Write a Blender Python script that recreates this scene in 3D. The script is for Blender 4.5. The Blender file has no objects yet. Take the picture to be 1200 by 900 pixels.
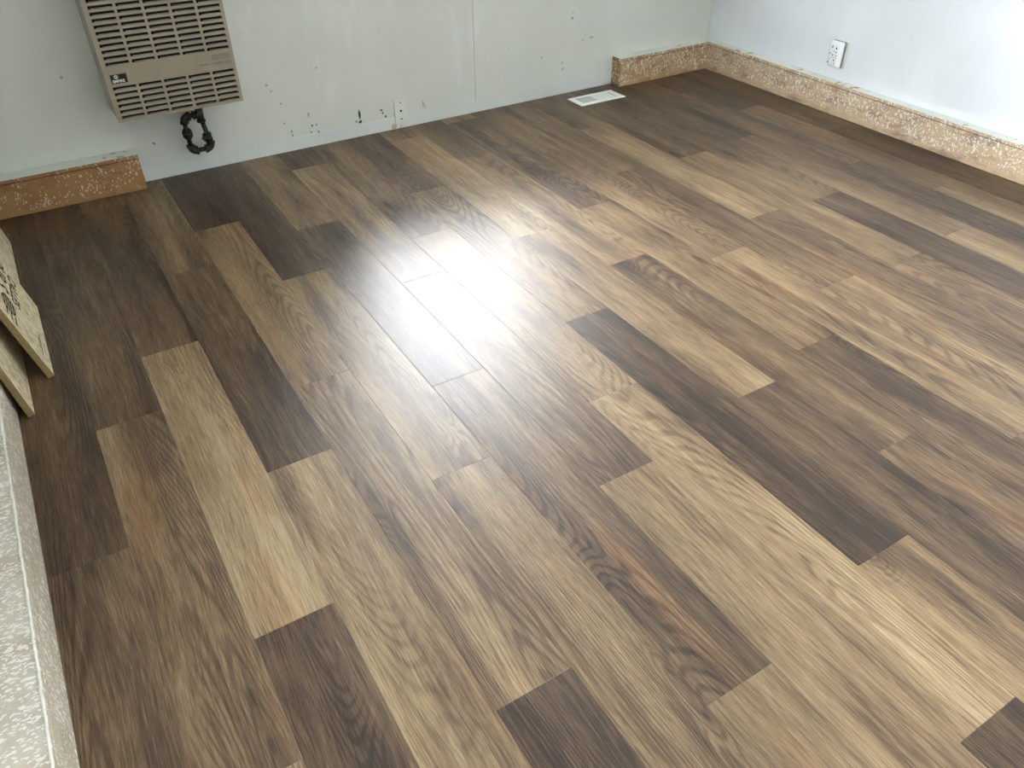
import bpy, bmesh, math, random
from mathutils import Vector, Matrix
random.seed(7)
scene = bpy.context.scene
C = scene.collection

# ------------------------------------------------------------------ camera
CAM_H, YAW, PITCH, ROLL, FPX = 1.4857, 31.3513, 38.2579, -0.3367, 910.85
y_, p_, r_ = (math.radians(v) for v in (YAW, PITCH, ROLL))
fw = Vector((math.sin(y_) * math.cos(p_), math.cos(y_) * math.cos(p_), -math.sin(p_)))
rt = Vector((math.cos(y_), -math.sin(y_), 0))
up = rt.cross(fw)
rt, up = math.cos(r_) * rt + math.sin(r_) * up, -math.sin(r_) * rt + math.cos(r_) * up
cam_data = bpy.data.cameras.new('camera')
cam = bpy.data.objects.new('camera', cam_data)
C.objects.link(cam)
m = Matrix((rt, up, -fw)).transposed().to_4x4()
m.translation = Vector((0, 0, CAM_H))
cam.matrix_world = m
cam_data.sensor_width = 36
cam_data.sensor_fit = 'HORIZONTAL'
cam_data.lens = FPX * 36 / 1200
cam_data.clip_start = 0.01
scene.camera = cam

# ------------------------------------------------------------------ sky, exposure
world = bpy.data.worlds.new('overcast_sky')
scene.world = world
world.use_nodes = True
bg = world.node_tree.nodes['Background']
bg.inputs['Color'].default_value = (0.88, 0.945, 1.0, 1)
bg.inputs['Strength'].default_value = 11.5
vs = scene.view_settings
vs.view_transform = 'Standard'
vs.look = 'None'
vs.gamma = 1
vs.use_curve_mapping = False
vs.exposure = 2.9
scene.cycles.use_denoising = True
scene.cycles.diffuse_bounces = 6

# room box (metres): x right along the back wall, y into the picture, z up
XL, XR, YF, YB, ZC = -0.42, 3.775, -1.75, 3.795, 2.4
WIN_B = (1.30, 2.46, 0.70, 1.74)      # back wall window x0 x1 z0 z1
WIN_L_ADDED = (-0.6, 0.3, 0.95, 1.72)    # unseen left wall window, added to brighten the right wall, y0 y1 z0 z1


def portal(name, loc, rot, sx, sy):
    l = bpy.data.lights.new(name, 'AREA')
    l.shape = 'RECTANGLE'
    l.size, l.size_y = sx, sy
    l.cycles.is_portal = True
    o = bpy.data.objects.new(name, l)
    C.objects.link(o)
    o.location = loc
    o.rotation_euler = rot


portal('window_portal_back', ((WIN_B[0] + WIN_B[1]) / 2, YB + 0.05, (WIN_B[2] + WIN_B[3]) / 2), (-math.pi / 2, 0, 0),
       WIN_B[1] - WIN_B[0], WIN_B[3] - WIN_B[2])
portal('added_window_portal', (XL - 0.05, (WIN_L_ADDED[0] + WIN_L_ADDED[1]) / 2, (WIN_L_ADDED[2] + WIN_L_ADDED[3]) / 2), (math.pi / 2, 0, -math.pi / 2),
       WIN_L_ADDED[1] - WIN_L_ADDED[0], WIN_L_ADDED[3] - WIN_L_ADDED[2])


# ------------------------------------------------------------------ helpers
def link(name, bm, mat, parent=None, smooth=False):
    me = bpy.data.meshes.new(name)
    bmesh.ops.recalc_face_normals(bm, faces=bm.faces)
    bm.to_mesh(me)
    bm.free()
    mats = mat if isinstance(mat, (list, tuple)) else [mat]
    for q in mats:
        me.materials.append(q)
    if smooth:
        for f in me.polygons:
            f.use_smooth = True
    o = bpy.data.objects.new(name, me)
    C.objects.link(o)
    o.parent = parent
    return o


def empty(name, loc=(0, 0, 0)):
    o = bpy.data.objects.new(name, None)
    o.empty_display_size = 0.05
    C.objects.link(o)
    o.location = loc
    return o


def tag(o, label=None, cat=None, group=None, kind=None):
    if label:
        o['label'] = label
    if cat:
        o['category'] = cat
    if group:
        o['group'] = group
    if kind:
        o['kind'] = kind
    return o


def box(bm, x0, x1, y0, y1, z0, z1, mi=0):
    v = [bm.verts.new(c) for c in ((x0, y0, z0), (x1, y0, z0), (x1, y1, z0), (x0, y1, z0),
                                   (x0, y0, z1), (x1, y0, z1), (x1, y1, z1), (x0, y1, z1))]
    fs = []
    for q in ((0, 3, 2, 1), (4, 5, 6, 7), (0, 1, 5, 4), (1, 2, 6, 5), (2, 3, 7, 6), (3, 0, 4, 7)):
        f = bm.faces.new([v[i] for i in q])
        f.material_index = mi
        fs.append(f)
    return v, fs


def bevel(bm, w, seg=2, geom=None):
    bmesh.ops.bevel(bm, geom=geom or list(bm.edges), offset=w, segments=seg, affect='EDGES', profile=0.5)


def cyl(bm, a, b, r, n=16, r2=None, mi=0):
    a, b = Vector(a), Vector(b)
    d = (b - a).normalized()
    u = d.cross(Vector((0, 0, 1)) if abs(d.z) < 0.9 else Vector((1, 0, 0))).normalized()
    w = d.cross(u)
    r2 = r if r2 is None else r2
    ra, rb = [], []
    for i in range(n):
        t = 2 * math.pi * i / n
        e = u * math.cos(t) + w * math.sin(t)
        ra.append(bm.verts.new(a + e * r))
        rb.append(bm.verts.new(b + e * r2))
    for i in range(n):
        j = (i + 1) % n
        bm.faces.new((ra[i], ra[j], rb[j], rb[i])).material_index = mi
    bm.faces.new(ra[::-1]).material_index = mi
    bm.faces.new(rb).material_index = mi


def sweep(bm, pts, r, n=14):
    """tube along a polyline lying in an x-z plane"""
    rings = []
    for i, p in enumerate(pts):
        p = Vector(p)
        d = (Vector(pts[min(i + 1, len(pts) - 1)]) - Vector(pts[max(i - 1, 0)])).normalized()
        u = Vector((0, 1, 0))
        w = d.cross(u).normalized()
        rings.append([bm.verts.new(p + (u * math.cos(2 * math.pi * k / n) + w * math.sin(2 * math.pi * k / n)) * r)
                      for k in range(n)])
    for a, b in zip(rings, rings[1:]):
        for k in range(n):
            bm.faces.new((a[k], a[(k + 1) % n], b[(k + 1) % n], b[k]))
    bm.faces.new(rings[0][::-1])
    bm.faces.new(rings[-1])


def text_mesh(name, body, size, mat, parent, matrix, depth=0.0004, bold=0.0):
    cu = bpy.data.curves.new(name, 'FONT')
    cu.body = body
    cu.size = size
    cu.extrude = depth
    cu.offset = bold
    cu.align_x = 'LEFT'
    cu.resolution_u = 3
    o = bpy.data.objects.new(name + '_tmp', cu)
    C.objects.link(o)
    bpy.context.view_layer.update()
    me = bpy.data.meshes.new_from_object(o.evaluated_get(bpy.context.evaluated_depsgraph_get()))
    bpy.data.objects.remove(o)
    me.materials.clear()
    me.materials.append(mat)
    me.name = name
    t = bpy.data.objects.new(name, me)
    C.objects.link(t)
    t.parent = parent
    t.matrix_local = matrix
    return t


# ------------------------------------------------------------------ materials
class NT:
    def __init__(self, name):
        self.m = bpy.data.materials.new(name)
        self.m.use_nodes = True
        self.t = self.m.node_tree
        self.b = self.t.nodes['Principled BSDF']

    def n(self, kind, **kw):
        nd = self.t.nodes.new(kind)
        for k, v in kw.items():
            if k.startswith('i_'):
                key = k[2:]
                key = int(key) if key.isdigit() else key.replace('_', ' ')
                self.set(nd.inputs[key], v)
            else:
                setattr(nd, k, v)
        return nd

    def set(self, sock, v):
        if isinstance(v, bpy.types.NodeSocket):
            self.t.links.new(v, sock)
        else:
            sock.default_value = v

    def math(self, op, a, b=None, c=None, clamp=False):
        nd = self.n('ShaderNodeMath', operation=op, use_clamp=clamp)
        self.set(nd.inputs[0], a)
        if b is not None:
            self.set(nd.inputs[1], b)
        if c is not None:
            self.set(nd.inputs[2], c)
        return nd.outputs[0]

    def vmath(self, op, a, b=None):
        nd = self.n('ShaderNodeVectorMath', operation=op)
        self.set(nd.inputs[0], a)
        if b is not None:
            self.set(nd.inputs[1], b)
        return nd.outputs['Value'] if op in ('LENGTH', 'DISTANCE') else nd.outputs[0]

    def mix(self, f, a, b, blend='MIX'):
        nd = self.n('ShaderNodeMix', data_type='RGBA', blend_type=blend)
        self.set(nd.inputs[0], f)
        self.set(nd.inputs[6], a if isinstance(a, bpy.types.NodeSocket) else tuple(a) + (1,) if len(a) == 3 else a)
        self.set(nd.inputs[7], b if isinstance(b, bpy.types.NodeSocket) else tuple(b) + (1,) if len(b) == 3 else b)
        return nd.outputs[2]

    def noise(self, vec, scale=1.0, detail=2.0, rough=0.5, dist=0.0):
        nd = self.n('ShaderNodeTexNoise')
        self.set(nd.inputs['Vector'], vec)
        self.set(nd.inputs['Scale'], scale)
        nd.inputs['Detail'].default_value = detail
        nd.inputs['Roughness'].default_value = rough
        nd.inputs['Distortion'].default_value = dist
        return nd.outputs[0]

    def smooth(self, v, lo, hi, a=0.0, b=1.0):
        nd = self.n('ShaderNodeMapRange', interpolation_type='SMOOTHSTEP')
        self.set(nd.inputs[0], v)
        nd.inputs[1].default_value = lo
        nd.inputs[2].default_value = hi
        nd.inputs[3].default_value = a
        nd.inputs[4].default_value = b
        return nd.outputs[0]

    def ramp(self, f, stops):
        nd = self.n('ShaderNodeValToRGB')
        self.set(nd.inputs[0], f)
        e = nd.color_ramp.elements
        while len(e) < len(stops):
            e.new(0.5)
        for q, (pos, col) in zip(e, stops):
            q.position = pos
            q.color = tuple(col) + (1,)
        return nd.outputs[0]

    def obj(self):
        return self.n('ShaderNodeTexCoord').outputs['Object']

    def scale(self, vec, s, rot=(0, 0, 0)):
        nd = self.n('ShaderNodeMapping')
        self.set(nd.inputs[0], vec)
        nd.inputs['Rotation'].default_value = rot
        nd.inputs['Scale'].default_value = s
        return nd.outputs[0]

    def bump(self, h, strength, dist=0.001):
        nd = self.n('ShaderNodeBump')
        nd.inputs['Strength'].default_value = strength
        nd.inputs['Distance'].default_value = dist
        self.set(nd.inputs['Height'], h)
        self.t.links.new(nd.outputs[0], self.b.inputs['Normal'])
        self.t.links.new(nd.outputs[0], self.b.inputs['Coat Normal'])

    def out(self, color=None, rough=None, spec=None, metal=None):
        if color is not None:
            self.set(self.b.inputs['Base Color'], color if isinstance(color, bpy.types.NodeSocket) else tuple(color) + (1,))
        if rough is not None:
            self.set(self.b.inputs['Roughness'], rough)
        if spec is not None:
            self.set(self.b.inputs['Specular IOR Level'], spec)
        if metal is not None:
            self.set(self.b.inputs['Metallic'], metal)
        return self.m


def srgb(r, g, b):
    f = lambda c: (c / 255 / 12.92) if c / 255 <= 0.04045 else ((c / 255 + 0.055) / 1.055) ** 2.4
    return (f(r), f(g), f(b))


def mat_plain(name, col, rough=0.5, var=0.08, scale=30, metal=0.0, bump=0.0):
    t = NT(name)
    nz = t.noise(t.obj(), scale, 4, 0.6)
    c = t.mix(t.smooth(nz, 0.3, 0.7), tuple(v * (1 - var) for v in col), tuple(min(1, v * (1 + var)) for v in col))
    if bump:
        t.bump(nz, bump)
    return t.out(c, rough, metal=metal)


def mat_plank():
    t = NT('vinyl_oak_plank')
    info = t.n('ShaderNodeObjectInfo')
    sep = t.n('ShaderNodeSeparateColor')
    t.set(sep.inputs[0], info.outputs['Color'])
    tone, warm, seed = sep.outputs[0], sep.outputs[1], sep.outputs[2]
    off = t.n('ShaderNodeCombineXYZ')
    t.set(off.inputs[0], t.math('MULTIPLY', seed, 37.0))
    t.set(off.inputs[1], t.math('MULTIPLY', seed, 91.0))
    t.set(off.inputs[2], t.math('MULTIPLY', seed, 13.0))
    P = t.vmath('ADD', t.obj(), off.outputs[0])
    # gentle sideways wander of the grain
    wob = t.noise(t.scale(P, (4, 1.6, 1)), 1, 2, 0.5)
    wv = t.n('ShaderNodeCombineXYZ')
    t.set(wv.inputs[0], t.math('MULTIPLY', t.math('SUBTRACT', wob, 0.5), 0.055))
    G = t.vmath('ADD', P, wv.outputs[0])
    broad = t.noise(t.scale(G, (11, 1.0, 1)), 1, 3, 0.55)
    mid = t.noise(t.scale(G, (46, 2.2, 1)), 1, 3, 0.6)
    fine = t.noise(t.scale(G, (280, 11, 1)), 1, 4, 0.74)
    pore = t.noise(t.scale(G, (380, 11, 1)), 1, 2, 0.6)
    # knots, each with the grain parting round it
    vo = t.n('ShaderNodeTexVoronoi', feature='F1')
    t.set(vo.inputs['Vector'], t.scale(G, (6.5, 1.9, 1)))
    vo.inputs['Scale'].default_value = 1
    kd = vo.outputs['Distance']
    kmask = t.smooth(t.noise(t.scale(P, (3, 1, 1)), 1, 0), 0.47, 0.55)
    knot = t.math('MULTIPLY', t.smooth(kd, 0.13, 0.02), kmask)
    halo = t.math('MULTIPLY', t.smooth(kd, 0.42, 0.05), kmask)
    # cathedral figure: thin contour lines of a long soft field
    field = t.noise(t.scale(P, (6.0, 0.55, 1)), 1, 0.6, 0.4)
    field = t.math('ADD', field, t.math('MULTIPLY', fine, 0.006))
    field = t.math('ADD', field, t.math('MULTIPLY', halo, 0.10))
    fig_mask = t.smooth(t.noise(t.scale(P, (6, 0.8, 1)), 1, 0, 0.5), 0.44, 0.62)
    fig_mask = t.math('MAXIMUM', fig_mask, halo)
    line = t.smooth(t.math('SINE', t.math('MULTIPLY', field, 270.0)), -0.2, 0.95)
    fig = t.math('MULTIPLY', line, fig_mask)
    smoke = t.smooth(t.noise(t.scale(G, (13, 2.0, 1)), 1, 2, 0.5), 0.58, 0.80)
    v = t.math('ADD', tone, t.math('MULTIPLY', t.math('SUBTRACT', broad, 0.5), 0.75))
    v = t.math('ADD', v, t.math('MULTIPLY', t.math('SUBTRACT', mid, 0.5), 0.40))
    v = t.math('ADD', v, t.math('MULTIPLY', t.math('SUBTRACT', fine, 0.5), 1.05))
    v = t.math('ADD', v, t.math('MULTIPLY', fig, -0.15))
    v = t.math('SUBTRACT', v, t.math('MULTIPLY', smoke, 0.24))
    v = t.math('SUBTRACT', v, t.math('ADD', t.math('MULTIPLY', knot, 0.34), t.math('MULTIPLY', halo, 0.14)))
    col = t.ramp(v, [(0.0, PK[0]), (0.25, PK[1]), (0.5, PK[2]), (0.75, PK[3]), (1.0, PK[4])])
    wn2 = t.smooth(t.noise(t.scale(P, (9, 1.7, 1)), 1, 1), 0.52, 0.72)
    col = t.mix(t.math('MULTIPLY', wn2, t.math('MULTIPLY', warm, 0.85)), col, t.mix(1.0, col, (1.16, 0.94, 0.78), 'MULTIPLY'))
    pm = t.smooth(pore, 0.58, 0.72)
    col = t.mix(t.math('MULTIPLY', pm, 0.5), col, (0.035, 0.025, 0.018))
    h = t.math('SUBTRACT', t.math('MULTIPLY', fine, 0.6), pm)
    t.bump(h, 0.28, 0.0006)
    ro = t.math('ADD', 0.36, t.math('MULTIPLY', fine, 0.10))
    t.b.inputs['Coat Weight'].default_value = 0.10
    t.b.inputs['Coat Roughness'].default_value = 0.55
    return t.out(col, ro, 0.34)


PK = [srgb(40, 30, 22), srgb(63, 48, 36), srgb(103, 82, 60), srgb(140, 117, 86), srgb(170, 150, 116)]
M_PLANK = mat_plank()


def mat_wall(name, col, marks=(), axis=0, mark_col=(0.022, 0.022, 0.02)):
    """painted hardboard: faint roller blotches, a few scuffs at given places (u, z, ru, rz, dark)"""
    t = NT(name)
    o = t.obj()
    blotch = t.noise(t.scale(o, (2.2, 2.2, 1.6)), 1, 4, 0.6)
    c = t.mix(t.smooth(blotch, 0.3, 0.72), tuple(v * 0.93 for v in col), col)
    smear = t.noise(t.scale(o, (7, 7, 2.0)), 1, 3, 0.55)
    c = t.mix(t.math('MULTIPLY', t.smooth(smear, 0.58, 0.8), 0.35), c, (0.86, 0.88, 0.87))
    specks = t.noise(t.scale(o, (55, 55, 55)), 1, 2, 0.5)
    c = t.mix(t.math('MULTIPLY', t.smooth(specks, 0.77, 0.80), 0.3), c, (0.25, 0.25, 0.24))
    if marks:
        sep = t.n('ShaderNodeSeparateXYZ')
        t.set(sep.inputs[0], o)
        u, z = sep.outputs[axis], sep.outputs[2]
        jag = t.math('MULTIPLY', t.math('SUBTRACT', t.noise(o, 170, 2, 0.6), 0.5), 1.5)
        acc = None
        for (mu, mz, ru, rz, dk) in marks:
            du = t.math('DIVIDE', t.math('SUBTRACT', u, mu), ru)
            dz = t.math('DIVIDE', t.math('SUBTRACT', z, mz), rz)
            d = t.math('SQRT', t.math('ADD', t.math('MULTIPLY', du, du), t.math('MULTIPLY', dz, dz)))
            k = t.math('MULTIPLY', t.smooth(t.math('ADD', d, jag), 1.15, 0.75), dk)
            acc = k if acc is None else t.math('MAXIMUM', acc, k)
        c = t.mix(acc, c, mark_col)
    rel = t.noise(t.scale(o, (60, 60, 60)), 1, 4, 0.6)
    t.bump(rel, 0.10, 0.0015)
    return t.out(c, 0.5, 0.3)


def mat_fleck(name, base, dark, white, dens, axis, clean=0.035, stain=0.5, whiteness=0.9):
    """raw board face with torn white paint flecks; axis = 0 runs along x, 1 along y"""
    t = NT(name)
    o = t.obj()
    st = t.noise(t.scale(o, (9, 9, 22)), 1, 4, 0.6)
    c = t.mix(t.math('MULTIPLY', t.smooth(st, 0.45, 0.72), stain), base, dark)
    grain = t.noise(t.scale(o, (18, 18, 160)), 1, 3, 0.6)
    c = t.mix(t.smooth(grain, 0.4, 0.75, 0, 0.35), c, tuple(v * 0.6 for v in base))
    rot = {0: (0, 0.5, 0), 1: (0.5, 0, 0), 2: (0, 0, 0.45)}[axis]
    s = {0: (170, 60, 85), 1: (60, 170, 85), 2: (95, 230, 60)}[axis]
    wob = t.vmath('ADD', o, t.vmath('MULTIPLY', t.n('ShaderNodeTexNoise', i_Scale=60.0, i_Vector=o).outputs['Color'], (0.012, 0.012, 0.012)))
    vo = t.n('ShaderNodeTexVoronoi', feature='F1')
    t.set(vo.inputs['Vector'], t.scale(wob, s, rot))
    vo.inputs['Scale'].default_value = 1.0
    sp = t.n('ShaderNodeSeparateColor')
    t.set(sp.inputs[0], vo.outputs['Color'])
    area = t.noise(t.scale(o, (13, 13, 13)), 1, 3, 0.55)
    thr = t.math('ADD', sp.outputs[0], t.math('MULTIPLY', t.math('SUBTRACT', area, 0.5), 1.3))
    pick = t.smooth(thr, 1.0 - dens - 0.04, 1.0 - dens + 0.04)
    shape = t.smooth(vo.outputs['Distance'], 0.52, 0.40)
    fl = t.math('MULTIPLY', pick, shape)
    vo2 = t.n('ShaderNodeTexVoronoi', feature='F1')
    t.set(vo2.inputs['Vector'], t.scale(wob, tuple(0.42 * q for q in s), rot))
    vo2.inputs['Scale'].default_value = 1.0
    sp2 = t.n('ShaderNodeSeparateColor')
    t.set(sp2.inputs[0], vo2.outputs['Color'])
    th2 = t.math('ADD', sp2.outputs[1], t.math('MULTIPLY', t.math('SUBTRACT', area, 0.5), 0.9))
    rag = t.math('ADD', vo2.outputs['Distance'], t.math('MULTIPLY', t.math('SUBTRACT', t.noise(o, 320, 2, 0.6), 0.5), 0.7))
    big = t.math('MULTIPLY', t.smooth(th2, 1.02 - dens * 0.55, 1.06 - dens * 0.55), t.smooth(rag, 0.42, 0.30))
    dust = t.smooth(t.math('ADD', t.noise(o, 420, 2, 0.6), t.math('MULTIPLY', t.math('SUBTRACT', area, 0.5), 0.35)), 0.70 - dens * 0.12, 0.76 - dens * 0.12)
    fl = t.math('MAXIMUM', t.math('MAXIMUM', fl, big), t.math('MULTIPLY', dust, 0.7))
    sep = t.n('ShaderNodeSeparateXYZ')
    t.set(sep.inputs[0], o)
    if clean:
        zz = t.math('ADD', sep.outputs[2], t.math('MULTIPLY', t.math('SUBTRACT', area, 0.5), 0.06))
        fl = t.math('MULTIPLY', fl, t.smooth(zz, clean - 0.012, clean + 0.012))
    c = t.mix(t.math('MULTIPLY', fl, whiteness), c, white)
    t.bump(t.math('ADD', fl, t.math('MULTIPLY', grain, 0.3)), 0.5, 0.0012)
    return t.out(c, 0.75, 0.2)


def mat_ledge(name, white, bare, wear):
    t = NT(name)
    o = t.obj()
    a = t.noise(t.scale(o, (26, 26, 26)), 1, 5, 0.65)
    b = t.noise(t.scale(o, (5, 5, 5)), 1, 3, 0.5)
    w = t.smooth(t.math('ADD', a, t.math('MULTIPLY', t.math('SUBTRACT', b, 0.5), 0.8)), wear, wear + 0.10)
    c = t.mix(w, white, bare)
    t.bump(a, 0.4, 0.001)
    return t.out(c, 0.65, 0.25)


def mat_chip(name):
    t = NT(name)
    o = t.obj()
    vo = t.n('ShaderNodeTexVoronoi', feature='F1')
    t.set(vo.inputs['Vector'], t.scale(o, (90, 90, 60)))
    vo.inputs['Scale'].default_value = 1
    sp = t.n('ShaderNodeSeparateColor')
    t.set(sp.inputs[0], vo.outputs['Color'])
    nz = t.noise(o, 35, 4, 0.65)
    f = t.math('ADD', t.math('MULTIPLY', sp.outputs[0], 0.45), t.math('MULTIPLY', nz, 0.6))
    c = t.ramp(f, [(0.2, srgb(168, 148, 112)), (0.5, srgb(206, 190, 154)), (0.85, srgb(232, 221, 192))])
    t.bump(f, 0.3, 0.0008)
    return t.out(c, 0.7, 0.25)


def px_marks():
    # (x, z, rx, rz, strength): nail holes, chips and scuffs in the paint of the back wall
    return [(1.409, 0.112, 0.007, 0.022, 1.0), (1.409, 0.0735, 0.009, 0.009, 1.0), (1.388, 0.078, 0.005, 0.006, 0.7),
            (1.53, 0.111, 0.007, 0.006, 0.9), (1.537, 0.095, 0.005, 0.007, 0.8), (1.551, 0.075, 0.006, 0.006, 0.9),
            (1.145, 0.157, 0.003, 0.012, 0.7), (1.155, 0.103, 0.005, 0.006, 0.8), (1.178, 0.103, 0.004, 0.005, 0.8),
            (1.145, 0.072, 0.005, 0.005, 0.7), (1.183, 0.066, 0.004, 0.008, 0.7), (1.048, 0.094, 0.005, 0.006, 0.7),
            (1.05, 0.074, 0.004, 0.008, 0.6), (0.97, 0.33, 0.007, 0.006, 0.45), (0.985, 0.30, 0.004, 0.006, 0.45),
            (1.02, 0.235, 0.005, 0.004, 0.6), (1.02, 0.14, 0.005, 0.004, 0.6), (0.9, 0.02, 0.005, 0.005, 0.6),
            (1.77, 0.10, 0.004, 0.018, 0.45), (1.78, 0.088, 0.003, 0.014, 0.4), (2.72, 0.405, 0.008, 0.007, 0.6),
            (2.725, 0.43, 0.004, 0.004, 0.6), (2.86, 0.285, 0.014, 0.006, 0.4), (2.80, 0.277, 0.008, 0.004, 0.35),
            (2.66, 0.175, 0.007, 0.006, 0.4), (2.665, 0.14, 0.006, 0.008, 0.4), (2.52, 0.225, 0.008, 0.008, 0.3),
            (2.885, 0.055, 0.005, 0.006, 0.6), (0.415, 0.165, 0.006, 0.006, 0.7), (0.14, 0.50, 0.007, 0.007, 0.45),
            (1.22, 0.37, 0.007, 0.005, 0.3), (2.30, 0.30, 0.004, 0.006, 0.25)]


M_WALL_B = mat_wall('back_wall_paint', srgb(217, 219, 209), px_marks(), 0)
M_WALL = mat_wall('wall_paint', srgb(232, 236, 239))
M_STRIP = mat_wall('strip_paint', srgb(217, 221, 214), [(1.592, 0.014, 0.016, 0.016, 0.9), (1.63, 0.010, 0.006, 0.010, 0.6)], 0, srgb(186, 158, 124))
M_CEIL = mat_plain('ceiling_paint', srgb(232, 232, 228), 0.8, 0.03)
M_CORE = mat_plain('wall_core', srgb(150, 140, 122), 0.8)
M_SUB = mat_plain('subfloor', srgb(70, 60, 48), 0.8)
M_TRIMW = mat_plain('window_frame_paint', srgb(232, 232, 228), 0.4, 0.03)


def mat_glass():
    t = NT('window_glass')
    nt = t.t
    tr = t.n('ShaderNodeBsdfTransparent')
    gl = t.n('ShaderNodeBsdfGlossy')
    gl.inputs['Roughness'].default_value = 0.02
    fr = t.n('ShaderNodeFresnel')
    mx = t.n('ShaderNodeMixShader')
    nt.links.new(fr.outputs[0], mx.inputs[0])
    nt.links.new(tr.outputs[0], mx.inputs[1])
    nt.links.new(gl.outputs[0], mx.inputs[2])
    nt.links.new(mx.outputs[0], nt.nodes['Material Output'].inputs[0])
    return t.m


M_GLASS = mat_glass()
M_BOARD_L = mat_fleck('left_board_flecks', srgb(192, 180, 158), srgb(160, 148, 126), srgb(232, 230, 222), 0.55, 1, 0, 0.6, 0.85)
M_BOARD_R = mat_fleck('right_board_flecks', srgb(206, 180, 146), srgb(136, 108, 98), srgb(240, 238, 230), 0.46, 1, 0.03, 0.75)
M_BOARD_B = mat_fleck('back_board_flecks', srgb(188, 154, 114), srgb(150, 116, 88), srgb(236, 230, 216), 0.40, 0, 0.02, 0.7)
M_BOARD_BL = mat_fleck('back_left_board_flecks', srgb(166, 126, 84), srgb(140, 94, 62), srgb(222, 210, 186), 0.20, 0, 0.02, 0.8)
M_LEDGE = mat_ledge('ledge_paint', srgb(222, 224, 214), srgb(176, 150, 112), 0.62)
M_LEDGE_L = mat_fleck('left_ledge_flecks', srgb(204, 194, 174), srgb(178, 160, 132), srgb(238, 238, 230), 0.58, 2, 0, 0.7, 0.85)
M_RIDGE = mat_plain('old_paint_ridge', srgb(226, 222, 208), 0.6, 0.1, 60)
M_CHIP = mat_chip('chipboard_face')
M_CHIPE = mat_plain('chipboard_edge', srgb(146, 124, 84), 0.8, 0.25, 160, bump=0.4)
M_INK = mat_plain('black_ink', srgb(34, 32, 30), 0.7, 0.2, 60)
M_HEAT = mat_plain('heater_enamel', srgb(154, 142, 120), 0.42, 0.05, 14)
M_HEATS = mat_plain('heater_side_enamel', srgb(160, 154, 142), 0.45, 0.05, 14)
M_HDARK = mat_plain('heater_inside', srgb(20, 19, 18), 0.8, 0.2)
M_LOUV = mat_plain('louver_enamel', srgb(146, 139, 131), 0.5, 0.06)
M_BADGE = mat_plain('badge_black', srgb(22, 20, 20), 0.35, 0.1)
M_WHITE = mat_plain('badge_white', srgb(232, 232, 228), 0.4, 0.02)
M_LABEL = mat_plain('rating_label', srgb(134, 127, 110), 0.5, 0.05)
M_IRON = mat_plain('black_iron', srgb(44, 43, 41), 0.5, 0.25, 90, metal=0.2, bump=0.2)
M_PLATE = mat_plain('plate_plastic', srgb(220, 221, 206), 0.35, 0.03)
M_HOLE = mat_plain('dark_hole', srgb(20, 19, 18), 0.8, 0.1)
M_PLASTIC = mat_plain('white_plastic', srgb(238, 241, 240), 0.3, 0.02)
M_GREYP = mat_plain('grey_plastic', srgb(128, 128, 122), 0.4, 0.03)
M_BEIGE = mat_plain('beige_plastic', srgb(214, 212, 196), 0.4, 0.03)
M_VENT = mat_plain('vent_enamel', srgb(240, 240, 234), 0.35, 0.03)

# ------------------------------------------------------------------ the room shell
bm = bmesh.new()
box(bm, XL - 0.1, XR + 0.1, YF - 0.1, YB + 0.1, -0.12, -0.005)
floor = tag(link('floor', bm, M_SUB), 'brown wood-look vinyl plank floor', kind='structure')
bm = bmesh.new()
box(bm, XL - 0.1, XR + 0.1, YF - 0.1, YB + 0.1, ZC, ZC + 0.1)
tag(link('ceiling', bm, M_CEIL), 'flat white ceiling', kind='structure')


def holed(bm, x0, x1, z0, z1, hole, y0, y1):
    hx0, hx1, hz0, hz1 = hole
    hx0, hx1 = max(x0, hx0), min(x1, hx1)
    if hx1 <= hx0:
        box(bm, x0, x1, y0, y1, z0, z1)
        return
    if hx0 > x0:
        box(bm, x0, hx0, y0, y1, z0, z1)
    if hx1 < x1:
        box(bm, hx1, x1, y0, y1, z0, z1)
    box(bm, hx0, hx1, y0, y1, z0, hz0)
    box(bm, hx0, hx1, y0, y1, hz1, z1)


bm = bmesh.new()
holed(bm, XL - 0.1, XR + 0.1, 0, ZC, WIN_B, YB + 0.006, YB + 0.1)
wall_back = tag(link('wall_back', bm, M_CORE), 'white painted back wall behind the heater', kind='structure')
SEAM = 2.089
for a, b in ((XL, SEAM - 0.0014), (SEAM + 0.0014, XR)):
    bm = bmesh.new()
    holed(bm, a, b, 0.0, ZC, WIN_B, YB, YB + 0.006)
    link('panel', bm, M_WALL_B, wall_back)
bm = bmesh.new()
box(bm, XL - 0.1, XR + 0.1, YF - 0.1, YF, 0, ZC)
tag(link('wall_front', bm, M_WALL), 'plain white painted wall facing the heater', kind='structure')
bm = bmesh.new()
holed(bm, YF, YB, 0, ZC, WIN_L_ADDED, XL - 0.1, XL)
for v in bm.verts:
    v.co.x, v.co.y = v.co.y, v.co.x
tag(link('wall_left', bm, M_WALL), 'white painted wall the chipboard panels lean on', kind='structure')
bm = bmesh.new()
box(bm, XR, XR + 0.1, YF, YB, 0, ZC)
tag(link('wall_right', bm, M_WALL), 'white painted wall with the plug-in adapter', kind='structure')


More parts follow.
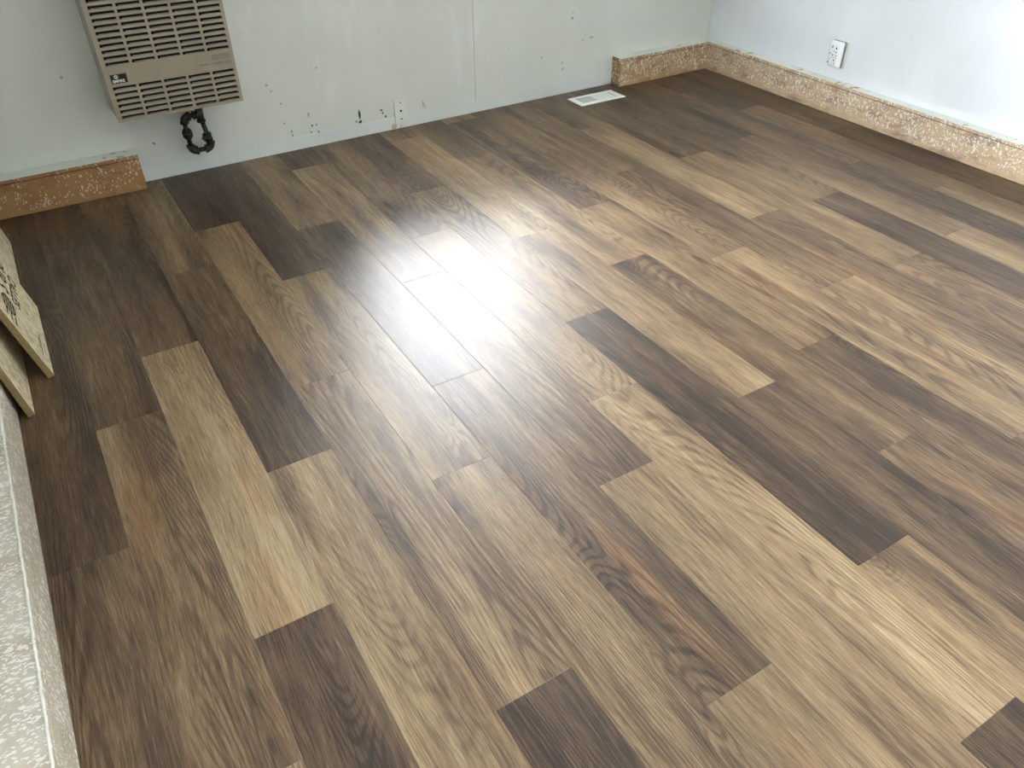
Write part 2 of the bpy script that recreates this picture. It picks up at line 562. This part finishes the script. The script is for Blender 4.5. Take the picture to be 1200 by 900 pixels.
def window(name, hole, d0, d1, along_y, label):
    x0, x1, z0, z1 = hole
    w = 0.05
    ym = (d0 + d1) / 2

    def fin(bm):
        if along_y:
            for v in bm.verts:
                v.co.x, v.co.y = v.co.y, v.co.x
        return bm
    bm = bmesh.new()
    box(bm, x0, x1, ym - 0.03, ym + 0.03, z0, z0 + w)
    box(bm, x0, x1, ym - 0.03, ym + 0.03, z1 - w, z1)
    box(bm, x0, x0 + w, ym - 0.03, ym + 0.03, z0 + w, z1 - w)
    box(bm, x1 - w, x1, ym - 0.03, ym + 0.03, z0 + w, z1 - w)
    wd = tag(link(name, fin(bm), M_TRIMW), label, kind='structure')
    bm = bmesh.new()
    box(bm, x0 + w, x1 - w, ym - 0.002, ym + 0.002, z0 + w, z1 - w)
    link('pane', fin(bm), M_GLASS, wd)


window('window_1', WIN_B, YB, YB + 0.1, False, 'white framed window in the back wall above the floor sheen')
window('added_window', WIN_L_ADDED, XL - 0.1, XL, True, 'unseen white framed window added in the left wall to brighten the right wall')

# ------------------------------------------------------------------ floor planks
PW, PL, X0 = 0.183, 1.222, 0.0323
OFF = {-3: 1.0, -2: 1.555, -1: 2.055, 0: 1.139, 1: 1.628, 2: .721, 3: 1.367, 4: .505, 5: 1.115, 6: .19, 7: .58,
       8: 1.19, 9: .813, 10: 1.268, 11: .65, 12: 1.491, 13: 2.037, 14: 1.47, 15: 2.02, 16: 1.507, 17: 2.203,
       18: 3.038, 19: 2.556, 20: 1.9}
# print tone of each plank (dark -1 .. light +1), listed from the joint nearest y = 0.6 and further back
TONE = {(-2, .333): 0, (-2, 1.555): -.2, (-2, 2.777): -.5, (-1, .833): .3, (-1, 2.055): -.25, (-1, 3.277): -.4,
        (0, -.083): -.5, (0, 1.139): 1.05, (0, 2.361): -.3, (0, 3.583): .1, (1, .406): .55, (1, 1.628): -.4, (1, 2.85): .15,
        (2, -.501): -.6, (2, .721): .5, (2, 1.943): .5, (2, 3.165): -.6, (3, .145): .35, (3, 1.367): .5, (3, 2.589): -.55,
        (4, -.717): .7, (4, .505): -.15, (4, 1.727): -.3, (4, 2.949): .35, (5, -.107): .3, (5, 1.115): -.05,
        (5, 2.337): .3, (6, .19): .7, (6, 1.412): .45, (6, 2.634): 0, (6, -1.032): -.6, (7, -.642): .3, (7, .58): -.72,
        (7, 1.802): .1, (7, 3.024): -.25, (8, -.032): -.5, (8, 1.19): .35, (8, 2.412): .7, (9, -.409): .1,
        (9, .813): -.3, (9, 2.035): .35, (9, 3.257): -.1, (10, .046): -.38, (10, 1.268): .2, (10, 2.49): -.1,
        (11, .65): .3, (11, 1.872): .1, (11, 3.094): .1, (12, .269): .25, (12, 1.491): -.05, (12, 2.713): 0,
        (13, .815): -.05, (13, 2.037): .45, (13, 3.259): .1, (14, .248): .15, (14, 1.47): .25, (14, 2.692): -.1,
        (15, .798): -.5, (15, 2.02): 0, (15, 3.242): -.4, (16, .285): .35, (16, 1.507): .2, (16, 2.729): -.35,
        (17, .981): -.45, (17, 2.203): -.1, (17, 3.425): -.2, (18, .594): .1, (18, 1.816): 0, (18, 3.038): -.3,
        (19, 1.334): -.6, (19, 2.556): -.1, (20, .678): -.6, (20, 1.9): -.6, (20, 3.122): -.2}
_mesh = {}


def plank_mesh(w, l):
    key = (round(w, 4), round(l, 4))
    if key in _mesh:
        return _mesh[key]
    g, b, d, t = 0.0002, 0.0008, 0.0003, 0.005
    bm = bmesh.new()
    lo = [bm.verts.new(c) for c in ((g, g, -t), (w - g, g, -t), (w - g, l - g, -t), (g, l - g, -t))]
    md = [bm.verts.new((v.co.x, v.co.y, -d)) for v in lo]
    tp = [bm.verts.new(c) for c in ((g + b, g + b, 0), (w - g - b, g + b, 0), (w - g - b, l - g - b, 0), (g + b, l - g - b, 0))]
    bm.faces.new(tp)
    for i in range(4):
        j = (i + 1) % 4
        bm.faces.new((lo[i], lo[j], md[j], md[i]))
        bm.faces.new((md[i], md[j], tp[j], tp[i]))
    bmesh.ops.recalc_face_normals(bm, faces=bm.faces)
    me = bpy.data.meshes.new('plank')
    bm.to_mesh(me)
    bm.free()
    me.materials.append(M_PLANK)
    _mesh[key] = me
    return me


rnd = random.Random(11)
for c in range(-3, 21):
    xa, xb = max(X0 + c * PW, XL + 0.004), min(X0 + (c + 1) * PW, XR - 0.004)
    s = OFF[c]
    while s > YF:
        s -= PL
    while s < YB:
        ya, yb = max(s, YF + 0.004), min(s + PL, YB - 0.002)
        if yb - ya > 0.02 and xb - xa > 0.01:
            o = bpy.data.objects.new('plank', plank_mesh(xb - xa, yb - ya))
            C.objects.link(o)
            o.parent = floor
            o.location = (xa, ya, 0)
            tn = None
            for (kc, ks), v in TONE.items():
                if kc == c and abs(ks - s) < 0.06:
                    tn = v
            if tn is None:
                tn = rnd.uniform(-.5, .5)
            o.color = (0.5 + 0.30 * tn, rnd.uniform(0.1, 1.0), rnd.random(), 1)
        s += PL

# ------------------------------------------------------------------ low boxed boards round the walls
BH, CAP = 0.142, 0.018


def low_board(name, label, x0, x1, y0, y1, front, mat, ledge):
    """front = '-y', '+x' or '-x': which face looks into the room"""
    bm = bmesh.new()
    box(bm, x0, x1, y0, y1, 0.0, BH - 0.0012)
    bevel(bm, 0.0015, 1)
    o = tag(link(name, bm, mat), label, kind='structure')
    bm = bmesh.new()
    box(bm, x0, x1, y0, y1, BH + 0.0012, BH + CAP)
    bevel(bm, 0.002, 2)
    bm.normal_update()
    for f in bm.faces:
        f.material_index = 1 if f.normal.z > 0.6 else 0
    link('cap', bm, [mat, ledge], o)
    if front == '+x':        # ridge of old paint left along the top edge
        bm = bmesh.new()
        rr = random.Random(3)
        n = int((y1 - y0) / 0.012)
        pts = [(x1 - 0.004 + rr.uniform(-.0012, .0012), y0 + 0.01 + i * 0.012, BH + CAP + rr.uniform(-.0006, .0006)) for i in range(n)]
        prev = None
        for px, py, pz in pts:
            ring = [bm.verts.new((px + 0.0032 * math.cos(k * 1.0472), py, pz + 0.0026 * math.sin(k * 1.0472))) for k in range(6)]
            if prev:
                for k in range(6):
                    bm.faces.new((prev[k], prev[(k + 1) % 6], ring[(k + 1) % 6], ring[k]))
            prev = ring
        link('paint_ridge', bm, M_RIDGE, o, True)
    # the dark seam between board and cap
    bm = bmesh.new()
    s = 0.002
    box(bm, x0 + (s if front != '+x' else 0.0), x1 - s, y0 + s, y1 - s, BH - 0.002, BH + 0.002)
    link('seam', bm, M_HOLE, o)
    return o


low_board('baseboard_left', 'low boxed board thick with worn whitish paint along the left wall', XL + 0.001, -0.335, YF + 0.01, 3.708, '+x', M_BOARD_L, M_LEDGE_L)
low_board('baseboard_right', 'long low board of tan wood flecked white under the plug-in adapter', 3.712, XR - 0.001, YF + 0.01, YB - 0.001, '-x', M_BOARD_R, M_LEDGE)
low_board('baseboard_back', 'short tan flecked board end behind the floor vent', 3.022, 3.7105, 3.712, YB - 0.001, '-y', M_BOARD_B, M_LEDGE)
low_board('baseboard_back', 'reddish brown raw board under the wall heater', XL + 0.002, 0.325, 3.7105, YB - 0.001, '-y', M_BOARD_BL, M_LEDGE)
bm = bmesh.new()
box(bm, 0.327, 3.02, YB - 0.0035, YB - 0.0002, 0.0, 0.062)
bevel(bm, 0.0015, 2)
tag(link('trim_1', bm, M_STRIP), 'flat white painted strip at the foot of the back wall', kind='structure')
# caulk bead in the corner
bm = bmesh.new()
cyl(bm, (XR - 0.002, YB - 0.002, BH + CAP), (XR - 0.002, YB - 0.002, ZC), 0.005, 8)
tag(link('trim_2', bm, M_STRIP), 'white caulk bead down the room corner', kind='structure')

# ------------------------------------------------------------------ wall heater
HX0, HX1, HZ0, HZ1, HYF = 0.28, 0.797, 0.357, 1.06, 3.56
heater = tag(empty('wall_heater', (0.5385, YB, HZ0)), 'beige gas wall heater with rows of slots hung on the back wall', 'heater')


def hpart(name, bm, mat, parent=None, smooth=False):
    """vertices given in room coordinates, stored relative to the heater"""
    bmesh.ops.translate(bm, verts=bm.verts, vec=-Vector(heater.location))
    return link(name, bm, mat, parent or heater, smooth)


bm = bmesh.new()
T = 0.004
yb = YB - 0.001
ys = HYF + 0.010
box(bm, HX0 + 0.002, HX0 + 0.002 + T, ys, yb, HZ0, HZ1)
box(bm, HX1 - 0.002 - T, HX1 - 0.002, ys, yb, HZ0, HZ1)
box(bm, HX0 + 0.006, HX1 - 0.006, ys, yb, HZ0, HZ0 + T)
box(bm, HX0 + 0.006, HX1 - 0.006, ys, yb, HZ1 - T, HZ1)
hpart('casing', bm, M_HEATS)
bm = bmesh.new()
box(bm, HX0 + 0.012, HX1 - 0.012, HYF + 0.03, HYF + 0.034, HZ0 + 0.006, HZ1 - 0.006)
hpart('inner_baffle', bm, M_HDARK)
# front panel with real slots
SX0, SPX, SW = 0.298, 0.0992, 0.0885
ROWP, SH = 0.0230, 0.0125
rows = [0.494 - ROWP * i for i in range(6)][::-1]           # lower block, slot top heights
rows_u = [0.588 + ROWP * i for i in range(20)]
tops = rows + rows_u
xs = [HX0] + sum([[SX0 + SPX * i, SX0 + SPX * i + SW] for i in range(5)], []) + [HX1]
zs = [HZ0 - 0.002] + sum([[z - SH, z] for z in tops], []) + [HZ1]
bm = bmesh.new()
nx, nz = len(xs), len(zs)


def grid(y):
    return [[bm.verts.new((x, y, z)) for z in zs] for x in xs]


ga, gb = grid(HYF), grid(HYF + 0.0022)
solid = lambda i, j: 0 <= i < nx - 1 and 0 <= j < nz - 1 and not (i % 2 == 1 and j % 2 == 1)
for i in range(nx - 1):
    for j in range(nz - 1):
        if not solid(i, j):
            continue
        for g in (ga, gb):
            bm.faces.new((g[i][j], g[i + 1][j], g[i + 1][j + 1], g[i][j + 1]))
        for di, dj, e in ((-1, 0, ((i, j), (i, j + 1))), (1, 0, ((i + 1, j), (i + 1, j + 1))),
                          (0, -1, ((i, j), (i + 1, j))), (0, 1, ((i, j + 1), (i + 1, j + 1)))):
            if not solid(i + di, j + dj):
                (p, q), (r, s) = e
                bm.faces.new((ga[p][q], ga[r][s], gb[r][s], gb[p][q]))
hpart('front_panel', bm, M_HEAT)
# folded rim of the front panel
bm = bmesh.new()
box(bm, HX0, HX0 + 0.002, HYF + 0.0022, HYF + 0.0045, HZ0 - 0.002, HZ1)
box(bm, HX1 - 0.002, HX1, HYF + 0.0022, HYF + 0.018, HZ0 - 0.002, HZ1)
box(bm, HX0 + 0.002, HX1 - 0.002, HYF + 0.0022, HYF + 0.018, HZ0 - 0.002, HZ0)
hpart('panel_rim', bm, M_HEAT)
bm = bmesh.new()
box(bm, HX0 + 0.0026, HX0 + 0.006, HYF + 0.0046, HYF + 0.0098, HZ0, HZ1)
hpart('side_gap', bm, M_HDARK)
# louvers: a bent flap rising inwards from the lower lip of each slot
bm = bmesh.new()
v = [bm.verts.new(c) for c in ((0.008, 0.0022, 0.0), (SW, 0.0022, 0.0), (SW - 0.003, 0.009, 0.0026), (0.011, 0.009, 0.0026))]
w = [bm.verts.new((q.co.x, q.co.y, q.co.z - 0.001)) for q in v]
bm.faces.new(v)
bm.faces.new(w[::-1])
for i in range(4):
    j = (i + 1) % 4
    bm.faces.new((v[i], v[j], w[j], w[i]))
lv = hpart('louver', bm, M_LOUV)
lv_me = lv.data
bpy.data.objects.remove(lv)
bmv = Vector(heater.location)
for q in lv_me.vertices:
    q.co += bmv
for zt in tops:
    for k in range(5):
        o = bpy.data.objects.new('louver', lv_me)
        C.objects.link(o)
        o.parent = heater
        o.location = Vector((SX0 + SPX * k, HYF, zt - SH)) - bmv
# badge with emblem and name
bm = bmesh.new()
box(bm, 0.3, 0.361, HYF - 0.0012, HYF - 0.0001, 0.5065, 0.5415)
badge = hpart('badge', bm, M_BADGE)
badge['label'] = 'black maker badge with white lettering'
front = Matrix(((1, 0, 0, 0), (0, 0, -1, 0), (0, 1, 0, 0), (0, 0, 0, 1)))


def on_front(x, z, y=HYF - 0.0016):
    return Matrix.Translation(Vector((x, y, z)) - bmv) @ front


tm = text_mesh('lettering', 'EMPIRE', 0.0145, M_WHITE, badge, on_front(0.305, 0.5105), 0.0003, 0.0004)
bm = bmesh.new()
cx, cz = 0.3215, 0.5315
prev = None
for r0, r1 in ((0.0068, 0.0082), (0.0026, 0.0046)):
    n = 20
    ring = [[bm.verts.new((cx + r * math.cos(2 * math.pi * i / n), HYF - yy, cz + r * math.sin(2 * math.pi * i / n)))
             for i in range(n)] for r, yy in ((r0, 0.0013), (r0, 0.0018), (r1, 0.0018), (r1, 0.0013))]
    for a, b in zip(ring, ring[1:] + ring[:1]):
        for i in range(n):
            bm.faces.new((a[i], a[(i + 1) % n], b[(i + 1) % n], b[i]))
hpart('emblem', bm, M_WHITE, badge)
for z0, z1, x0 in ((0.538, 0.5595, 0.704), (0.5185, 0.529, 0.7035)):
    bm = bmesh.new()
    box(bm, x0, 0.779, HYF - 0.0008, HYF - 0.0001, z0, z1)
    hpart('rating_label', bm, M_LABEL)
text_mesh('caution_text', 'CAUTION', 0.0088, M_INK, heater, on_front(0.647, 0.5225, HYF - 0.0005), 0.0002)

# ------------------------------------------------------------------ black iron gas pipe loop
PY = 3.70
pipe = tag(empty('gas_pipe', (0.6, PY, HZ0)), 'black iron gas pipe loop hanging below the wall heater', 'pipe')


def ppart(name, fn, smooth=True):
    bm = bmesh.new()
    fn(bm)
    bmesh.ops.translate(bm, verts=bm.verts, vec=-Vector(pipe.location))
    o = link(name, bm, M_IRON, pipe, False)
    for f in o.data.polygons:
        f.use_smooth = len(f.vertices) == 4
    return o


def P(x, z, y=PY):
    return (x, y, z)


def arc(cx, cz, r, a0, a1, n=7):
    return [P(cx + r * math.cos(math.radians(a0 + (a1 - a0) * i / n)), cz + r * math.sin(math.radians(a0 + (a1 - a0) * i / n))) for i in range(n + 1)]


R1, R2 = 0.0105, 0.0165
ppart('nipple', lambda b: cyl(b, P(0.625, 0.30), P(0.625, HZ0 + 0.01), R1 + 0.002))


def tee(b):
    cyl(b, P(0.625, 0.258), P(0.625, 0.318), R2)
    cyl(b, P(0.625, 0.252), P(0.625, 0.260), R2 + 0.003)
    cyl(b, P(0.625, 0.314), P(0.625, 0.322), R2 + 0.003)
    cyl(b, P(0.625, 0.286), P(0.598, 0.286), R2 - 0.001)
    cyl(b, P(0.600, 0.286), P(0.594, 0.286), R2 + 0.003)


ppart('tee', tee)


def elbow(b, cx, cz, a0, a1):
    sweep(b, arc(cx, cz, 0.0215, a0, a1), R2)
    for a, q in ((a0, -1), (a1, 1)):
        ca, sa = math.cos(math.radians(a)), math.sin(math.radians(a))
        tx, tz = -sa * q * (1 if a1 > a0 else -1), ca * q * (1 if a1 > a0 else -1)
        px, pz = cx + 0.0215 * ca, cz + 0.0215 * sa
        cyl(b, P(px - tx * 0.002, pz - tz * 0.002), P(px + tx * 0.007, pz + tz * 0.007), R2 + 0.003)


ppart('elbow', lambda b: elbow(b, 0.574, 0.2645, 90, 180))
ppart('nipple', lambda b: cyl(b, P(0.594, 0.286), P(0.574, 0.286), R1))
ppart('pipe_run', lambda b: cyl(b, P(0.5525, 0.262), P(0.5525, 0.150), R1))


def union(b):
    cyl(b, P(0.5525, 0.190), P(0.5525, 0.202), R2 - 0.001, 16, R2 + 0.006)
    cyl(b, P(0.5525, 0.202), P(0.5525, 0.222), R2 + 0.007, 6)
    cyl(b, P(0.5525, 0.222), P(0.5525, 0.234), R2 + 0.005, 16, R2 - 0.002)


ppart('union', union)
ppart('elbow', lambda b: elbow(b, 0.574, 0.1515, 180, 270))
ppart('pipe_run', lambda b: cyl(b, P(0.574, 0.130), P(0.624, 0.130), R1))
ppart('elbow', lambda b: elbow(b, 0.620, 0.1515, 270, 360))
ppart('pipe_run', lambda b: cyl(b, P(0.6415, 0.151), P(0.6275, 0.255), R1))


def cock(b):
    cyl(b, P(0.6405, 0.166), P(0.635, 0.184), R2 + 0.001, 8)
    cyl(b, P(0.635, 0.184), P(0.633, 0.197), R2 + 0.004, 8)
    cyl(b, P(0.634, 0.186, PY - 0.004), P(0.612, 0.176, PY - 0.012), 0.009, 10, 0.012)


ppart('shutoff_cock', cock)

# ------------------------------------------------------------------ cover plate on the back wall
plate = tag(empty('wall_plate', (1.635, YB - 0.0035, 0.0345)), 'off-white blank cover plate with three dark holes low on the back wall', 'wall plate')


def lpart(root, name, bm, mat, smooth=False):
    bmesh.ops.translate(bm, verts=bm.verts, vec=-Vector(root.location))
    return link(name, bm, mat, root, smooth)


yp = YB - 0.0035
bm = bmesh.new()
box(bm, 1.599, 1.671, yp - 0.0055, yp - 0.0001, 0.0345, 0.1485)
bevel(bm, 0.0025, 2)
lpart(plate, 'cover', bm, M_PLATE)
for zz, rr, nm in ((0.134, 0.0035, 'screw'), (0.0915, 0.0060, 'jack'), (0.049, 0.0042, 'screw')):
    bm = bmesh.new()
    cyl(bm, (1.635, yp - 0.0050, zz), (1.635, yp - 0.0066, zz), rr, 14)
    lpart(plate, nm, bm, M_HOLE)
# torn paint under the plate
# ------------------------------------------------------------------ plug-in adapter on the right wall
ad = tag(empty('plug_adapter', (XR, 2.797, 0.23)), 'white multi-socket plug-in adapter on the right wall', 'adapter')
bm = bmesh.new()
box(bm, XR - 0.010, XR - 0.0005, 2.757, 2.837, 0.222, 0.352)
bevel(bm, 0.003, 2)
lpart(ad, 'wall_cover', bm, M_BEIGE)
bm = bmesh.new()
box(bm, XR - 0.0175, XR - 0.0101, 2.764, 2.832, 0.232, 0.348)
lpart(ad, 'shadow_gap', bm, M_HOLE)
bm = bmesh.new()
box(bm, XR - 0.030, XR - 0.0176, 2.758, 2.838, 0.226, 0.358)
bevel(bm, 0.003, 2)
lpart(ad, 'back_shell', bm, M_GREYP)
bm = bmesh.new()
vv, ff = box(bm, XR - 0.054, XR - 0.0301, 2.757, 2.839, 0.225, 0.360)
for q in vv:
    if q.co.x < XR - 0.045:
        q.co.z += -0.012 if q.co.z > 0.3 else 0.010
        q.co.y += 0.013 if q.co.y < 2.8 else -0.005
bevel(bm, 0.007, 3)
face = lpart(ad, 'front_shell', bm, M_PLASTIC, True)
xf = XR - 0.0542
for (dy, z, hy, hz) in ((0.018, 0.330, .0030, .0045), (-0.008, 0.326, .0030, .0045), (0.004, 0.310, .0020, .0020), (-0.010, 0.307, .0030, .0030),
                        (0.026, 0.296, .0025, .0030), (0.008, 0.291, .0030, .0030), (-0.014, 0.291, .0020, .0030),
                        (-0.006, 0.266, .0030, .0035), (0.022, 0.268, .0020, .0020), (0.029, 0.252, .0030, .0035), (-0.010, 0.252, .0020, .0025)):
    bm = bmesh.new()
    box(bm, xf - 0.0006, xf + 0.003, 2.797 + dy - hy, 2.797 + dy + hy, z - hz, z + hz)
    lpart(ad, 'socket_slot', bm, M_HOLE)
bm = bmesh.new()
box(bm, xf - 0.0004, xf + 0.003, 2.777, 2.822, 0.2795, 0.2807)
lpart(ad, 'groove', bm, M_GREYP)

# ------------------------------------------------------------------ floor register
VX0, VX1, VY0, VY1 = 2.635, 2.945, 3.552, 3.695
vent = tag(empty('floor_vent', (2.79, 3.6235, 0)), 'white metal floor vent by the back wall', 'vent')
bm = bmesh.new()
fx, fy = 0.030, 0.027
outer = [(VX0, VY0), (VX1, VY0), (VX1, VY1), (VX0, VY1)]
mid_ = [(VX0 + .010, VY0 + .010), (VX1 - .010, VY0 + .010), (VX1 - .010, VY1 - .010), (VX0 + .010, VY1 - .010)]
inn = [(VX0 + fx, VY0 + fy), (VX1 - fx, VY0 + fy), (VX1 - fx, VY1 - fy), (VX0 + fx, VY1 - fy)]
loops = [[bm.verts.new((a, b, z)) for a, b in pts] for pts, z in ((outer, 0.0004), (outer, 0.0025), (mid_, 0.006), (inn, 0.005), (inn, 0.0008))]
for a, b in zip(loops, loops[1:]):
    for i in range(4):
        j = (i + 1) % 4
        bm.faces.new((a[i], a[j], b[j], b[i]))
lpart(vent, 'frame', bm, M_VENT)
bm = bmesh.new()
box(bm, VX0 + fx, VX1 - fx, VY0 + fy, VY1 - fy, 0.0004, 0.0009)
lpart(vent, 'duct_opening', bm, M_HOLE)
bm = bmesh.new()
n = 44
x0, x1 = VX0 + fx, VX1 - fx - 0.034
pitch = (x1 - x0) / n
for i in range(n + 1):
    xx = x0 + i * pitch
    lean = 0.0010 if i < n / 2 else -0.0040
    vv, ff = box(bm, xx - 0.0007, xx + 0.0007, VY0 + fy, VY1 - fy, 0.001, 0.0046)
    for q in vv:
        if q.co.z < 0.003:
            q.co.x += lean
for yy in (VY0 + fy + 0.029, VY0 + fy + 0.060):
    box(bm, x0, x1, yy - 0.0015, yy + 0.0015, 0.0012, 0.0045)
tag(lpart(vent, 'grille', bm, M_VENT), 'fine white slats', kind='stuff')
bm = bmesh.new()
box(bm, x1 + 0.002, VX1 - fx, VY0 + fy, VY1 - fy, 0.001, 0.0044)
lpart(vent, 'end_plate', bm, M_VENT)
bm = bmesh.new()
box(bm, x1 + 0.014, x1 + 0.020, VY0 + fy + 0.008, VY1 - fy - 0.008, 0.0042, 0.0047)
lpart(vent, 'lever_slot', bm, M_GREYP)


# ------------------------------------------------------------------ chipboard panels leaning on the left wall
def leaning(label, xb, y0, y1, ztop, slope, thick, notch=None):
    """lower front edge at x = xb on the floor; the sheet leans to -x by slope per metre of height"""
    ang = math.atan(slope)
    L = ztop / math.cos(ang)
    r = tag(empty('chipboard_panel', (xb, y0, 0)), label, 'board', 'chipboard panels on the left wall')
    r.rotation_euler = (0, -ang, 0)          # local z runs up the sheet, local x is its face normal
    lift = thick * math.sin(ang)
    r.location.z = lift + 0.0005
    w = y1 - y0
    bm = bmesh.new()
    vv, ff = box(bm, -thick, 0, 0, w, 0, L)
    bevel(bm, 0.0012, 1)
    bm.normal_update()
    for f in bm.faces:
        f.material_index = 0 if abs(f.normal.x) > 0.9 else 1
    link('sheet', bm, [M_CHIP, M_CHIPE], r)
    return r, L, w


# (x of foot, y range, height, lean)
pa, La, wa = leaning('cream chipboard panel with black stamped print, foremost of the leaning panels', -0.218, 2.398, 2.868, 0.68, 0.2, 0.019)
pb, Lb, wb = leaning('shaded cream chipboard panel tucked behind the stamped one, beside the worn whitish board', -0.291, 2.222, 2.74, 0.92, 0.12, 0.019)
pc, Lc, wc = leaning('plain chipboard panel beside the stamped one, next to the brown raw board', -0.255, 2.95, 3.448, 0.90, 0.16, 0.019)
for q in (pa, pb, pc):
    del q['group']
# stamps: lines run along the foot of the sheet, printed upside down
# local frame of the face: right = -y, up = -z, normal = +x
STAMP = Matrix(((0, 0, 1, 0), (-1, 0, 0, 0), (0, -1, 0, 0), (0, 0, 0, 1)))


def stamp(name, body, size, y, z, bold=0.0006):
    return text_mesh(name, body, size, M_INK, pa, Matrix.Translation((0.0004, y, z)) @ STAMP, 0.0003, bold)


stamp('stamp_print', 'CALLES', 0.062, 0.405, 0.185)
stamp('stamp_print', 'PUR S', 0.085, 0.42, 0.262, 0.001)
bm = bmesh.new()
cy, cz = 0.125, 0.215
n = 28
for ry, rz, wd in ((0.050, 0.036, 0.006),):
    lp = [[bm.verts.new((xx, cy + (ry + d) * math.cos(2 * math.pi * i / n), cz + (rz + d) * math.sin(2 * math.pi * i / n))) for i in range(n)]
          for xx, d in ((0.0002, 0), (0.0007, 0), (0.0007, -wd), (0.0002, -wd))]
    for a, b in zip(lp, lp[1:] + lp[:1]):
        for i in range(n):
            bm.faces.new((a[i], a[(i + 1) % n], b[(i + 1) % n], b[i]))
for k in range(5):
    zz = cz - 0.022 + k * 0.011
    hw = 0.040 * math.sqrt(max(0.05, 1 - ((zz - cz) / 0.034) ** 2))
    box(bm, 0.0002, 0.0006, cy - hw, cy + hw, zz - 0.003, zz + 0.003)
link('stamp_seal', bm, M_INK, pa)
for k in range(3):
    bm = bmesh.new()
    box(bm, 0.0002, 0.0006, 0.030 + 0.005 * k, 0.085, 0.185 + 0.022 * k, 0.191 + 0.022 * k)
    link('stamp_line', bm, M_INK, pa)
bm = bmesh.new()
box(bm, 0.0002, 0.0006, 0.06, 0.19, 0.045, 0.049)
box(bm, 0.0002, 0.0006, 0.09, 0.16, 0.054, 0.057)
link('stamp_line', bm, M_INK, pa)
